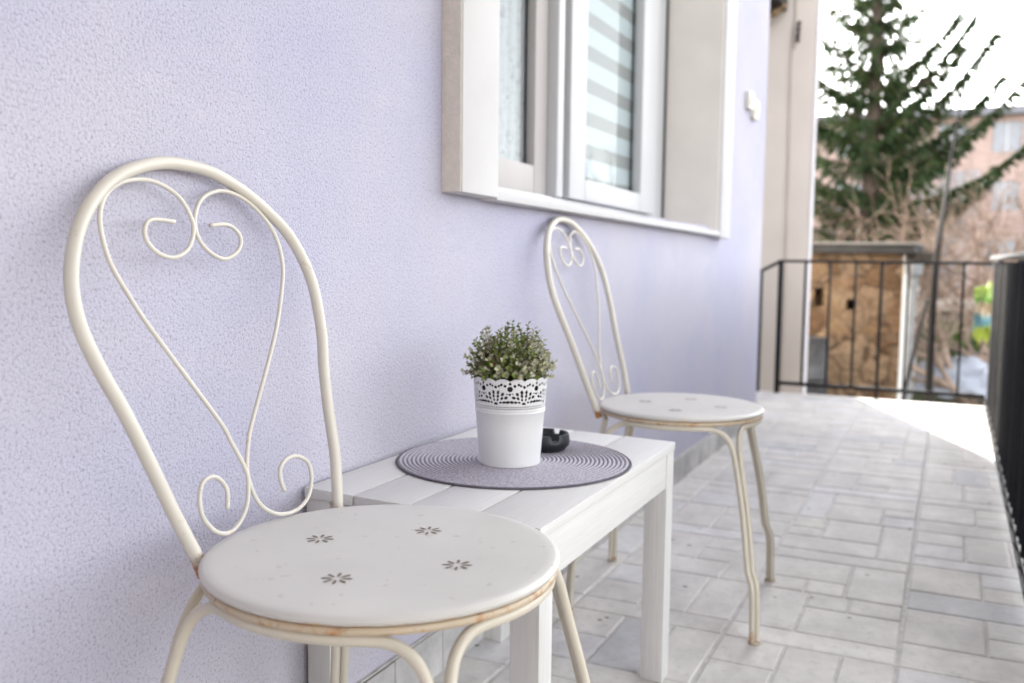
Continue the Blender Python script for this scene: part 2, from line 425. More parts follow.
# ------------------------------------------------------------------ house
house = empty('house', (0, WY, 0), 'lilac stucco house wall with white framed window and grey tile skirting beside the chairs', 'house')
house_loc = Vector((0, WY, 0))
def hpart(name, bm, mat, parent=house, smooth=None, label=None):
    bmesh.ops.translate(bm, verts=bm.verts, vec=-house_loc)
    o = obj(name, bm, mat, parent, smooth)
    if label: o['label'] = label
    return o
WX0, WX1, WZ0, WZ1 = 1.66, 3.60, .926, 2.45
bm = bmesh.new(); wall_holes(bm, -2.5, 4.685, GZ-.2, 6.5, WY, 8.0, [(WX0, WX1, WZ0, WZ1, .62)])
hpart('wall', bm, M_wall)
bm = bmesh.new(); box(bm, -1.60, -1.00, -1.65, WY-.0005, GZ-.2, 2.74); hpart('added_shade_wall', bm, M_beige)  # unseen wall, added to keep sky light off the left of the stucco
bm = bmesh.new(); box(bm, -1.62, 2.0, -1.8, WY-.0005, 2.742, 2.90); hpart('added_shade_slab', bm, M_beige)  # unseen slab, added to shade the near wall and furniture from above
bm = bmesh.new()
x = -.99; k = 0
while x < 4.68:
    x2 = min(x+(.17, .26, .115, .23)[k % 4], 4.683); box(bm, x+.0012, x2-.0012, WY-.0095, WY-.0005, -.003, .087+.0015*math.sin(k*2.1), .0015); x = x2; k += 1
t = NT('grey_tile_skirting'); v = t.coord(); n = t.noise(v, 22, 5, .7)
c = t.ramp(n, [(.3, (.44, .425, .415)), (.7, (.60, .585, .575))]); c = t.mix(1, c, t.ramp(t.noise(v, 5, 1), [(.4, (.78, .78, .79)), (.6, (1.1, 1.1, 1.1))]), 'MULTIPLY')
t.col(c); t.set(.7, 0, .25); t.bump(n, .2, .003)
hpart('skirting', bm, t.m)
bm = bmesh.new(); x = -1.55
box(bm, -.99, 4.683, WY-.007, WY-.0005, .0885, .0905)
hpart('skirting_joint', bm, M_grout)
# window: surround standing proud of the wall, reveal, sashes
FY = .822
bm = bmesh.new()
box(bm, 1.510, WX0, FY, WY+.30, .893, 2.45, .004)        # left jamb
box(bm, WX1, 3.772, FY, WY-.0005, .884, 2.45, .004)      # right jamb
box(bm, WX0+.0005, WX1-.0005, FY+.003, WY+.2, WX0*0+.889, .9065, .003)      # sill edge
for v in bm.verts: v.co.z += .0115*(3.7-v.co.x)
win = hpart('window', bm, M_white, smooth=30)
def wpart(name, bm, mat, smooth=None):
    for v in bm.verts: v.co.z += .0115*(3.7-v.co.x)               # the opening is not quite level
    o = hpart(name, bm, mat, win, smooth); return o
bm = bmesh.new(); box(bm, 1.5065, 1.5095, FY+.003, WY-.0005, .894, 2.44)
wpart('jamb_edge', bm, M_roughedge)
bm = bmesh.new(); box(bm, WX1-.012, WX1-.0008, FY+.012, 1.062, .906, 2.34); wpart('reveal', bm, M_reveal)
bm = bmesh.new()
box(bm, WX0+.001, 1.725, 1.05, 1.12, .906, 2.34, .004); box(bm, 2.428, 2.474, 1.020, 1.12, .957, 2.30, .004)
box(bm, 1.726, WX1-.014, 1.03, 1.12, .906, .956, .004); box(bm, 3.352, WX1-.016, 1.052, 1.12, .957, 2.34, .004); box(bm, 1.726, 3.58, 1.05, 1.12, 2.301, 2.34)
wpart('outer_frame', bm, M_upvc, 30)
bm = bmesh.new()
box(bm, 2.500, 2.628, 1.010, 1.046, .958, 2.29, .006); box(bm, 3.170, 3.345, 1.010, 1.046, .958, 2.29, .006)
box(bm, 2.629, 3.169, 1.010, 1.046, .958, 1.022, .006); box(bm, 2.629, 3.169, 1.010, 1.046, 2.22, 2.29, .006)
wpart('sash', bm, M_upvc, 30)
bm = bmesh.new()
box(bm, 1.728, 1.80, 1.050, 1.078, .958, 2.29, .006); box(bm, 2.340, 2.424, 1.050, 1.078, .958, 2.29, .006)
box(bm, 1.801, 2.339, 1.050, 1.078, .958, 1.035, .006); box(bm, 1.801, 2.339, 1.050, 1.078, 2.22, 2.29, .006)
wpart('sash', bm, M_upvc_shaded, 30)
for q in ((2.4745, 2.4995, 1.035, 1.06), (3.3455, 3.3515, 1.04, 1.06), (3.572, 3.586, 1.046, 1.0515)):
    bm = bmesh.new(); box(bm, *q, .958, 2.29); wpart('gasket', bm, M_gasket)
for (xa, xb, y) in ((2.625, 3.172, 1.034), (1.798, 2.343, 1.069)):
    bm = bmesh.new(); box(bm, xa, xb, y, y+.005, 1.02, 2.23); wpart('pane', bm, M_glass)
bm = bmesh.new(); box(bm, 2.50, 3.343, 1.056, 1.059, .985, 2.28); wpart('blind', bm, M_blind)
bm = bmesh.new()
N = 90
pts = [(1.735+.68*i/N, 1.096+.006*math.sin(i*.75)+.003*math.sin(i*1.9)) for i in range(N+1)]
va = [bm.verts.new((a, b, .95)) for a, b in pts]; vb = [bm.verts.new((a, b, 2.30)) for a, b in pts]
for i in range(N): bm.faces.new((va[i], va[i+1], vb[i+1], vb[i]))
wpart('curtain', bm, M_curtain, 180)
for (xa, xb, za, zb) in ((4.18, 4.262, 1.462, 1.540), (4.30, 4.39, 1.436, 1.522)):
    bm = bmesh.new(); box(bm, xa, xb, WY-.022, WY-.0005, za, zb, .006); box(bm, xa+.02, xb-.02, WY-.028, WY-.0225, za+.02, zb-.02, .002)
    hpart('switch_plate', bm, M_tilewhite, house, 30)

# ------------------------------------------------------------------ neighbouring wall past the corner
nb = empty('beige_outbuilding', (6.6, .905, GZ), 'tall beige rendered wall end with a thin cable, beyond the lilac house corner', 'building')
nloc = Vector((6.6, .905, GZ))
def npart(name, bm, mat, smooth=None):
    bmesh.ops.translate(bm, verts=bm.verts, vec=-nloc); return obj(name, bm, mat, nb, smooth)
bm = bmesh.new(); box(bm, 6.6, 6.72, .905, 7, GZ-.2, 6.5, .01); npart('wall', bm, M_beige)
bm = bmesh.new(); box(bm, 6.598, 6.722, .897, .9045, GZ-.2, 6.5, .002); npart('lit_side_face', bm, M_lilaclit)  # thin facing that carries the painted light of the wall's side
bm = bmesh.new(); tube(bm, catmull([(6.592, 1.045, 6.4), (6.592, 1.045, 2.55), (6.592, 1.05, 2.40), (6.592, 1.062, 2.30), (6.592, 1.06, 1.9), (6.592, 1.05, .9), (6.592, 1.045, -.6)], 8), .0055, 8); npart('cable', bm, M_cable, 180)
bm = bmesh.new(); tube(bm, catmull([(6.585, 1.018, 2.40), (6.57, 1.017, 2.37), (6.575, 1.020, 2.33), (6.575, 1.022, 2.29), (6.587, 1.023, 2.265)], 6), [.008+.006*math.sin(i*.5)**2 for i in range(25)], 8); npart('hook', bm, M_timberdark, 180)
bm = bmesh.new(); box(bm, 6.30, 6.598, 1.10, 1.42, 2.475, 2.62, .01); npart('timber_beam', bm, M_timberdark, 30)
bm = bmesh.new(); tube(bm, catmull([(6.45, 1.36, 2.28), (6.45, 1.29, 2.33), (6.45, 1.23, 2.37), (6.45, 1.185, 2.42), (6.45, 1.13, 2.455), (6.45, 1.09, 2.485)], 6), [.03-.012*abs(math.sin(i*.45)) for i in range(31)], 10)
tube(bm, catmull([(6.45, 1.30, 2.38), (6.45, 1.25, 2.43), (6.45, 1.20, 2.46)], 5), .02, 8); npart('bracket', bm, M_timbertan, 180)

# ------------------------------------------------------------------ railings
RX, RY = 5.70, -.20
er = empty('end_railing', (RX, .37, 0), 'black steel bar railing across the far end of the balcony', 'railing')
def ep(name, bm, mat=M_black):
    bmesh.ops.translate(bm, verts=bm.verts, vec=-Vector((RX, .37, 0))); return obj(name, bm, mat, er, 30)
bm = bmesh.new(); box(bm, RX-.014, RX+.014, -.19, .945, .786, .802, .002); ep('top_rail', bm)
bm = bmesh.new(); box(bm, RX-.010, RX+.010, -.19, .917, .050, .072, .002); ep('bottom_rail', bm)
bm = bmesh.new(); box(bm, RX-.015, RX+.015, .917, .946, -.004, .785, .002); ep('post', bm)
for i in range(1, 8):
    y = .931-i*.1405
    th = .0085 if i in (4, 6) else .0065
    bm = bmesh.new(); box(bm, RX-th, RX+th, y-th, y+th, .0725, .7855, .001)
    if i == 4: box(bm, RX-th, RX+th, y-th, y+th, -.004, .0495)
    ep('baluster', bm)
bm = bmesh.new(); tube(bm, [(RX, .932, .795), (RX, 1.045, .735), (RX, 1.60, .40)], .010, 8); ep('stair_rail', bm)
bm = bmesh.new(); box(bm, RX-.010, RX+.010, 1.035, 1.055, -.3, .735, .001); ep('post', bm)

sr = empty('side_railing', (2.5, RY, 0), 'balcony side railing closed with a ribbed charcoal sheet, along the right edge', 'railing')
def sp_(name, bm, mat=M_black, smooth=30):
    bmesh.ops.translate(bm, verts=bm.verts, vec=-Vector((2.5, RY, 0))); return obj(name, bm, mat, sr, smooth)
bm = bmesh.new()
N = int(3.85/.0125); prev = None
for i in range(N+1):
    x = 1.85+i*.0125; ph = (x/.105) % 1
    dy = .010*(1 if ph < .34 else (-1 if .5 < ph < .84 else (1-2*(ph-.34)/.16 if ph < .5 else -1+2*(ph-.84)/.16)))
    z0 = .022+.008*abs(math.sin(x*math.pi/.21)); y = RY-.008+dy
    r_ = [bm.verts.new((x, y, z0)), bm.verts.new((x, y, .802)), bm.verts.new((x, y-.003, .802)), bm.verts.new((x, y-.003, z0))]
    if prev:
        for k in range(4): bm.faces.new((prev[k], r_[k], r_[(k+1) % 4], prev[(k+1) % 4]))
    prev = r_
bmesh.ops.recalc_face_normals(bm, faces=bm.faces)
sp_('panel', bm, M_panel, None)
bm = bmesh.new(); box(bm, 1.85, RX+.016, RY-.022, RY+.022, .812, .832, .003); sp_('top_rail', bm)
bm = bmesh.new(); box(bm, 1.85, RX-.02, RY+.003, RY+.015, .018, .030, .002); sp_('bottom_rail', bm)
for xx in [1.95+i*.21 for i in range(18)]:
    bm = bmesh.new()
    tube(bm, [(xx+.01*math.cos(a), RY+.008+.012*math.sin(a)*.9, .030+.018*math.sin(a)) for a in [k*math.pi/4 for k in range(8)]], .002, 5, closed=True)
    sp_('tie', bm, M_black, 180)
for x in (1.90, 4.0, RX-.0):
    bm = bmesh.new(); box(bm, x-.015, x+.015, RY-.045, RY-.018, -.003, .811, .002); sp_('post', bm)

# ------------------------------------------------------------------ bistro chair
HOOP = [(-0.1335, 0.0039), (-0.1528, 0.0577), (-0.1712, 0.1165), (-0.1915, 0.1774), (-0.2128, 0.2298), (-0.2267, 0.2766), (-0.2277, 0.3189), (-0.2187, 0.3536), (-0.2014, 0.3892), (-0.1728, 0.4233), (-0.1362, 0.4493), (-0.0899, 0.4661), (-0.0478, 0.4721), (0.0049, 0.468), (0.038, 0.4576), (0.0716, 0.4423), (0.1053, 0.4206), (0.1388, 0.3919), (0.1613, 0.3574), (0.1747, 0.316), (0.1758, 0.2715), (0.1719, 0.2334), (0.1631, 0.1944), (0.1551, 0.1399), (0.152, 0.1011), (0.1474, 0.0578), (0.133, -0.0009)]
RODA = [(-0.0641, 0.3976), (-0.0988, 0.3991), (-0.1125, 0.3878), (-0.1129, 0.3722), (-0.099, 0.3579), (-0.0748, 0.3532), (-0.0501, 0.3647), (-0.0357, 0.3882), (-0.0367, 0.4069), (-0.0496, 0.4296), (-0.0775, 0.4445), (-0.107, 0.447), (-0.1373, 0.4398), (-0.1593, 0.4242), (-0.1719, 0.4028), (-0.175, 0.3766), (-0.1708, 0.3459), (-0.1576, 0.3154), (-0.1417, 0.284), (-0.1244, 0.2559), (-0.1026, 0.2217), (-0.0538, 0.1454), (-0.0438, 0.1218), (-0.0329, 0.0964), (-0.027, 0.0775), (-0.029, 0.0619), (-0.0374, 0.0405), (-0.0532, 0.0237), (-0.0731, 0.015), (-0.0914, 0.0187), (-0.1044, 0.0306), (-0.1115, 0.0462), (-0.1102, 0.065), (-0.1009, 0.0814), (-0.0834, 0.0851), (-0.0704, 0.076), (-0.0655, 0.0624), (-0.0709, 0.0423)]
RODB = [(-0.0057, 0.3953), (0.0277, 0.3969), (0.0453, 0.3823), (0.0371, 0.3636), (0.0092, 0.3515), (-0.0173, 0.3613), (-0.0315, 0.3819), (-0.0282, 0.4075), (-0.0103, 0.4302), (0.022, 0.4423), (0.0517, 0.4396), (0.0803, 0.4265), (0.1061, 0.4022), (0.1187, 0.3742), (0.1187, 0.3414), (0.1068, 0.3082), (0.0817, 0.2582), (0.0506, 0.2106), (-0.0007, 0.1383), (-0.0156, 0.1116), (-0.0249, 0.0847), (-0.0254, 0.0637), (-0.019, 0.0412), (-0.0044, 0.0248), (0.018, 0.0141), (0.0479, 0.012), (0.0747, 0.022), (0.0903, 0.044), (0.0907, 0.0669), (0.0727, 0.08), (0.0525, 0.0812), (0.0353, 0.0725), (0.0306, 0.0568), (0.0341, 0.0411)]
KS = .97
DZ = .0103                                  # seat lift
BO = Vector((.026*KS, .183*KS, .452+DZ)); BU = Vector((1, -.009, 0))*KS; BW = Vector((.002, .233, .972))*KS; BN = BU.cross(BW).normalized()
def bp(q, off=0): return BO+BU*q[0]+BW*q[1]+BN*off
SR = .1990
SZ = .0135                                  # lift of the seat disc
def make_chair(loc, label):
    root = empty('bistro_chair', loc, label, 'chair', 'cream metal bistro chairs by the lilac wall')
    bm = bmesh.new()
    lathe(bm, [(a_*SR/.2005, .4565-(.4565-b_)*.75+SZ) for a_, b_ in ((0, .4565), (.10, .4560), (.185, .4555), (.194, .4550), (.1985, .4530), (.2005, .4495), (.1998, .4460), (.198, .4430), (.1955, .4415), (.1925, .4420), (.190, .4445), (.186, .4455), (0, .4455))], 96)
    obj('seat', bm, M_seat, root, 50)
    bm = bmesh.new(); tube(bm, [(.1925*math.cos(a), .1925*math.sin(a), .4538) for a in [2*math.pi*k/72 for k in range(72)]], .0048, 8, closed=True)
    obj('seat_ring', bm, M_ring, root, 180)
    for (fx, fy) in ((-.003, .089), (.086, -.009), (-.106, -.011), (-.010, -.103)):
        bm = bmesh.new()
        for k in range(8):
            a = R(22.5+45*k); ca, sa = math.cos(a), math.sin(a)
            L0, L1, wd = .0045, .0172, .0019
            prof = [(L0, 0), (L0+.003, wd*.75), (L1-.003, wd), (L1, 0), (L1-.003, -wd), (L0+.003, -wd*.75)]
            top = [bm.verts.new((fx*KS+ca*p-sa*q, fy*KS+sa*p+ca*q, .4567+SZ)) for p, q in prof]
            bm.faces.new(top)
        o = obj('flower_slot_shade', bm, M_slotshade, root)  # flat dark petals laid on the seat; slot shade painted, nothing cut
    # hoop, continues below the seat to the leg tops
    P = [(-.127, -.022), *HOOP, (.126, -.026)]
    sm = catmull([bp(q) for q in P], 5)
    bm = bmesh.new(); tube(bm, sm, .0078, 12); hoop = obj('back_hoop', bm, M_hoop, root, 180, origin=BO)
    for L in (RODA, RODB):
        bm = bmesh.new(); tube(bm, catmull([bp(q, -.001)-BO for q in L], 5), .0028, 8); obj('heart_scroll', bm, M_rod, hoop, 180)
    for k, a0 in enumerate((47, 137, 227, 317)):
        th = R(a0); er_ = Vector((math.cos(th), math.sin(th), 0)); et = Vector((-er_.y, er_.x, 0))
        bm = bmesh.new()
        for s in (-1, 1):
            cyl = [(.300, .0066, .004), (.298, .0066, .06), (.296, .0066, .100), (.291, .0066, .126), (.279, .0066, .148), (.273, .0066, .175), (.264, .0066, .225), (.253, .0066, .275), (.239, .0066, .325), (.228, .0068, .362), (.2165, .0095, .401), (.2035, .019, .427), (.1885, .038, .4405), (.178, .062, .4440)]
            pts = [er_*r_+et*(s*o_)+Vector((0, 0, z_)) for r_, o_, z_ in cyl]
            pts = catmull(pts, 4)[:-1]
            for q in range(0, 9):
                a = th+s*(math.atan2(.062, .178)+(R(45)-math.atan2(.062, .178))*q/8)
                pts.append(Vector((.1885*math.cos(a), .1885*math.sin(a), .4440)))
            tube(bm, pts, .0064, 10)
        leg = obj('leg', bm, M_legpaint, root, 60)
        bm = bmesh.new(); c0 = er_*.300
        lathe(bm, [(.0125, 0), (.0135, .002), (.0135, .0045), (.0115, .006), (0, .006)], 16, c0.x, c0.y); obj('foot_cap', bm, M_footcap, leg, 60)
    return root
chair = make_chair((.8585, .5655, 0), 'cream metal bistro chair nearest the camera, heart scroll back and round white seat')
def copy_tree(o, parent=None):
    c = o.copy(); C.objects.link(c)
    if parent: c.parent = parent
    for ch in list(o.children): copy_tree(ch, c)
    return c
far = copy_tree(chair); far.location = (2.092, .559, 0); far.rotation_euler.z = R(3.43); far.scale = (.953, .953, .988)
for ch in far.children:
    if ch.name.startswith('back_hoop'): ch.rotation_euler.x = R(-2.7); ch.scale.x = 1.10      # the far back is bent a little further
far['label'] = 'cream metal bistro chair standing beyond the white table, below the window'

# ------------------------------------------------------------------ table
TX0, TX1, TY0, TY1, TZ = 1.055, 1.688, .458, .858, .456
tb = empty('side_table', ((TX0+TX1)/2, (TY0+TY1)/2, 0), 'low white slatted wooden side table against the wall between the two chairs', 'table')
tloc = Vector(((TX0+TX1)/2, (TY0+TY1)/2, 0))
def tp(name, bm, mat):
    for v in bm.verts: v.co.x += .08*(v.co.y-TY0)                # the old table has racked slightly out of square
    bmesh.ops.translate(bm, verts=bm.verts, vec=-tloc); return obj(name, bm, mat, tb, 30)
ys = [TY0, .5625, .6655, .7635, TY1]
for i in range(4):
    bm = bmesh.new(); box(bm, TX0, TX1, ys[i]+(.0018 if i else 0), ys[i+1]-.0018, TZ-.016, TZ, .0022, seg=2); tp('slat', bm, M_wood)
lg = .044
for xa in (TX0+.004, TX1-lg-.001):
    for ya in (TY0+.002, TY1-lg-.002):
        bm = bmesh.new(); box(bm, xa, xa+lg, ya, ya+lg, 0, TZ-.0165, .002); tp('leg', bm, M_legwood)
bm = bmesh.new()
box(bm, TX0+.004+lg+.0005, TX1-lg-.0015, TY0+.0035, TY0+.022, TZ-.080, TZ-.0168, .0015); tp('apron', bm, M_wood)
bm = bmesh.new(); box(bm, TX0+.004+lg+.0005, TX1-lg-.0015, TY1-.022, TY1-.004, TZ-.080, TZ-.0168, .0015); tp('apron', bm, M_wood)
for xa in (TX0+.010, TX1-.026):
    bm = bmesh.new(); box(bm, xa, xa+.018, TY0+lg+.003, TY1-lg-.003, TZ-.080, TZ-.0168, .0015); tp('apron', bm, M_wood)

# ------------------------------------------------------------------ placemat
MC = (1.394, .657)
bm = bmesh.new(); prof = [(0, .0022)]; r = .0; pr_ = .0072
while r < .190:
    for k, hgt in ((.0, .0018), (.22, .0036), (.5, .0044), (.78, .0036)):
        if r == 0 and k == 0: continue
        prof.append((r+k*pr_, hgt))
    r += pr_
prof += [(r, .0022), (r+.001, .003), (r+.003, .0032), (r+.0045, .0018), (r+.003, .0003), (0, .0003)]
MR = r+.0045
lathe(bm, prof, 120)
pm = obj('placemat', bm, [M_mat, M_matedge], None, 180)
for p in pm.data.polygons:
    cc = p.center
    if (cc.x**2+cc.y**2)**.5 > MR-.0044: p.material_index = 1
pm.location = (MC[0], MC[1], TZ+.0003)
tag(pm, 'round lilac grey woven placemat lying on the white table', 'placemat')

# ------------------------------------------------------------------ potted plant
PZ = TZ+.0045
pp = empty('potted_plant', (1.366, .6515, PZ), 'small variegated shrub in a white tin pot with pierced lace rim, on the placemat', 'potted plant')
RB, RT, PH, LZ = .0505, .0612, .146, .094
rad = lambda z: RB+(RT-RB)*z/PH
bm = bmesh.new()
lathe(bm, [(0, .003), (RB-.004, .003), (RB-.002, .0), (RB, .0008), (RB+.0004, .0025), (rad(.004), .004), (rad(.03), .03), (rad(.06), .06), (rad(.0865), .0865), (rad(.0875)+.0011, .0878), (rad(.0895)+.0012, .0895), (rad(.091), .091), (rad(.093), .093), (rad(.0935)+.0010, .0937), (rad(LZ)+.0002, LZ+.001), (rad(LZ)-.0012, LZ+.001), (RB-.001, .004), (0, .004)], 96)
pot = obj('pot', bm, M_pot, pp, 40)
NF = 8
def lace_hole(th, t):
    Rm = .058; circ = 2*math.pi*Rm/NF
    s = ((th/(2*math.pi)*NF) % 1-.5)*circ
    # scalloped edge
    ns = NF*2; q = (th/(2*math.pi)*ns) % 1
    if t > .0475+.0045*math.sin(math.pi*q)**.8: return True
    # tiny drilled rows at the foot of the lace
    for row, off in ((.0028, 0), (.0062, .5)):
        nn = 92; u = ((th/(2*math.pi)*nn+off) % 1-.5)*2*math.pi*Rm/nn
        if (u*u+(t-row)**2) < .00115**2: return True
    for (c0, up) in ((0, .0105),):
        dx, dz = s-c0, t-up; rho = math.hypot(dx, dz); an = math.atan2(dz, dx)
        if rho < .0035 and dz > -.0005: return True
        for rr, n_, hr in ((.0082, 4, .0019), (.0140, 6, .0023), (.0200, 8, .0026)):
            for k in range(n_):
                a = math.pi*(k+.5)/n_
                ex, ez = dx-rr*math.cos(a), dz-rr*math.sin(a)
                ra, ta = ex*math.cos(a)+ez*math.sin(a), -ex*math.sin(a)+ez*math.cos(a)
                if (ra/(hr*1.25))**2+(ta/(hr*.9))**2 < 1: return True
    for hx, hz, hr in ((circ/2, .0355, .0044), (circ/2, .0268, .0020), (circ/2, .0440, .0022), (circ/2-.0075, .0405, .0023), (circ/2-.0135, .0425, .0021), (0, .0385, .0024), (.0055, .0405, .0019), (circ/2-.0045, .0275, .0013)):
        for sg in (-1, 1):
            if (s-sg*hx)**2+(t-hz)**2 < hr*hr: return True
    return False
bm = bmesh.new(); NTH, NZ = 500, 74
grid = {}
def gv(i, j):
    i %= NTH
    if (i, j) not in grid:
        z = LZ+.0005+.0525*j/NZ; a = 2*math.pi*i/NTH; rr = rad(z)+.0002
        grid[(i, j)] = bm.verts.new((rr*math.cos(a), rr*math.sin(a), z))
    return grid[(i, j)]
for i in range(NTH):
    for j in range(NZ):
        if not lace_hole(2*math.pi*(i+.5)/NTH+.35, .0525*(j+.5)/NZ):
            bm.faces.new((gv(i, j), gv(i+1, j), gv(i+1, j+1), gv(i, j+1)))
lace = obj('lace_rim', bm, M_pot, pot, 180)
so = lace.modifiers.new('thickness', 'SOLIDIFY'); so.thickness = .0009; so.offset = -1
bm = bmesh.new()
lathe(bm, [(0, .01), (.046, .01), (.0545, .138), (.0550, .142), (.0530, .142), (.0525, .126), (0, .126)], 48); obj('inner_pot', bm, M_innerpot, pp, 40)
bm = bmesh.new(); lathe(bm, [(.0522, .1275), (.035, .130), (0, .132)], 40, cap0=False); obj('soil', bm, M_soil, pp, 180)
prng = random.Random(11)
bl = bmesh.new(); tone = bl.loops.layers.float_color.new('tone'); bs = bmesh.new()
def leaf(p, d, up, ln, wd, col):
    d = d.normalized(); sdv = d.cross(up)
    sdv = sdv.normalized() if sdv.length > 1e-4 else d.orthogonal().normalized()
    nr = sdv.cross(d)
    a, b, c_, e = p, p+d*ln*.55+sdv*wd+nr*wd*.25, p+d*ln, p+d*ln*.55-sdv*wd+nr*wd*.25
    m_ = p+d*ln*.5
    V = [bl.verts.new(q) for q in (a, b, c_, e, m_)]
    for f_ in ((V[0], V[1], V[4]), (V[1], V[2], V[4]), (V[2], V[3], V[4]), (V[3], V[0], V[4])):
        fc = bl.faces.new(f_)
        for lp in fc.loops: lp[tone] = (*col, 1)
sprigs = 185
for k in range(sprigs):
    u = (k+.5)/sprigs; a = k*2.39996
    pol = math.acos(1-u*1.02) if u*1.02 < 1.98 else 1.5
    pol = min(pol, R(88))
    base = Vector((.040*math.sqrt(prng.random())*math.cos(a), .040*math.sqrt(prng.random())*math.sin(a), .128))
    dirv = Vector((math.sin(pol)*math.cos(a), math.sin(pol)*math.sin(a), math.cos(pol)))
    tipl = prng.uniform(.78, 1.12)
    tip = Vector((dirv.x*.071*tipl, dirv.y*.071*tipl, .146+dirv.z*.078*tipl+prng.uniform(-.004, .004)))
    if dirv.z > .8 and prng.random() < .25: tip.z += prng.uniform(.006, .020)
    mid = base.lerp(tip, .5)+Vector((0, 0, .008))
    st = catmull([base, mid, tip], 6)
    tube(bs, st, [.0009-.0005*i/12 for i in range(len(st))], 4)
    side = tip.x*.9+tip.y*-.43
    pal = prng.random()
    nl = 16
    for i in range(nl):
        fr = .35+.65*i/(nl-1); q = st[min(int(fr*12), 12)]
        tdir = (st[min(int(fr*12)+1, 12)]-st[max(int(fr*12)-1, 0)]).normalized()
        la = i*2.4+prng.uniform(-.4, .4); o1 = tdir.orthogonal().normalized(); o2 = tdir.cross(o1)
        out = (o1*math.cos(la)+o2*math.sin(la))
        ld_ = out*(1.0-.35*fr)+tdir*(.25+.4*fr)+Vector((0, 0, .10))
        z = prng.random()
        if z < .42: colr = (.125, .175, .036)
        elif z < .66: colr = (.22, .27, .075)
        elif z < .85: colr = (.44, .43, .27)
        elif z < .97: colr = (.56, .53, .43)
        else: colr = (.11, .05, .045)
        if pal < .06: colr = tuple(.5*c1+.5*c2 for c1, c2 in zip(colr, (.14, .07, .06)))
        elif pal < .26: colr = tuple(.45*c1+.55*c2 for c1, c2 in zip(colr, (.60, .56, .44)))
        kk = prng.uniform(.65, 1.3); colr = tuple(min(.8, c1*kk) for c1 in colr)
        leaf(q, ld_, tdir, prng.uniform(.0062, .0095), prng.uniform(.0030, .0046), colr)
fo = obj('foliage', bl, M_leaf, pp); obj('twigs', bs, M_twig, fo)

# ------------------------------------------------------------------ ashtray
at_ = empty('ashtray', (1.490, .642, TZ+.0042), 'small round black ashtray with notched rim behind the pot on the placemat', 'ashtray')
bm = bmesh.new(); Ro = .044; seg = 96
def ztop(a):
    d = min(abs(((a-R(x)+math.pi) % (2*math.pi))-math.pi) for x in (350, 110, 230))
    return .030 if d > .17 else .0215
rings = []
for (r_, zf) in ((0, .0), (.034, 0), (.037, .002), (Ro, .010), (Ro+.001, .017), (Ro, 'm'), (Ro-.0015, 't'), (Ro-.006, 't'), (Ro-.0075, 'm'), (.030, .006), (.026, .005), (0, .005)):
    if r_ == 0: rings.append([bm.verts.new((0, 0, zf))]); continue
    row = []
    for k in range(seg):
        a = 2*math.pi*k/seg; zt = ztop(a)
        z = zt if zf == 't' else (min(zt-.002, .025) if zf == 'm' else zf)
        row.append(bm.verts.new((r_*math.cos(a), r_*math.sin(a), z)))
    rings.append(row)
for A, B in zip(rings, rings[1:]):
    for k in range(seg):
        k2 = (k+1) % seg
        if len(A) == 1: bm.faces.new((A[0], B[k2], B[k]))
        elif len(B) == 1: bm.faces.new((A[k], A[k2], B[0]))
        else: bm.faces.new((A[k], A[k2], B[k2], B[k]))
obj('bowl', bm, M_ash, at_, 45)

# ================================================================== beyond the balcony
# ---- stone shed
def m_rubble():
    t = NT('rubble_stone'); v = t.coord()
    wv = t.n('ShaderNodeTexNoise'); wv.inputs['Scale'].default_value = 5.5; t.l(v, wv.inputs['Vector'])
    ad = t.n('ShaderNodeVectorMath', operation='MULTIPLY_ADD'); t.l(wv.outputs['Color'], ad.inputs[0]); ad.inputs[1].default_value = (.25, .25, .25); t.l(v, ad.inputs[2])
    vo = t.n('ShaderNodeTexVoronoi'); vo.inputs['Scale'].default_value = 4.6; t.l(ad.outputs[0], vo.inputs['Vector'])
    ve = t.n('ShaderNodeTexVoronoi', feature='DISTANCE_TO_EDGE'); ve.inputs['Scale'].default_value = 4.6; t.l(ad.outputs[0], ve.inputs['Vector'])
    bwn = t.n('ShaderNodeRGBToBW'); t.l(vo.outputs['Color'], bwn.inputs[0])
    c = t.ramp(bwn.outputs[0], [(.2, (.17, .105, .06)), (.4, (.27, .18, .105)), (.6, (.32, .235, .16)), (.8, (.22, .14, .085))])
    n = t.noise(v, 9, 5, .7); c = t.mix(1, c, t.ramp(n, [(.3, (.65, .62, .6)), (.7, (1.15, 1.12, 1.1))]), 'MULTIPLY')
    j = t.ramp(ve.outputs['Distance'], [(.0, (1, 1, 1)), (.035, (.7, .7, .7)), (.06, (0, 0, 0))])
    big = t.noise(v, 1.8, 4)
    c = t.mix(j, c, t.ramp(big, [(.45, (.09, .06, .04)), (.6, (.30, .22, .15))]))
    pl = t.ramp(big, [(.54, (0, 0, 0)), (.60, (.75, .75, .75))]); c = t.mix(pl, c, (.30, .215, .14))
    t.col(c); t.set(.9, 0, .2)
    s = t.n('ShaderNodeMath', operation='ADD'); t.l(ve.outputs['Distance'], s.inputs[0]); t.l(n, s.inputs[1]); t.bump(s.outputs[0], 1, .12); return t.m
SX = 8.5
sh = empty('stone_shed', (SX, 1.0, GZ), 'small shed of tan rubble stone with flat grey concrete roof beyond the end railing', 'shed')
sloc = Vector((SX, 1.0, GZ))
def shp(name, bm, mat, par=None, smooth=None):
    bmesh.ops.translate(bm, verts=bm.verts, vec=-sloc); return obj(name, bm, mat, par or sh, smooth)
M_plas = simple('white_limewash', (.72, .70, .67), .85, .12, 3, .4, 30)
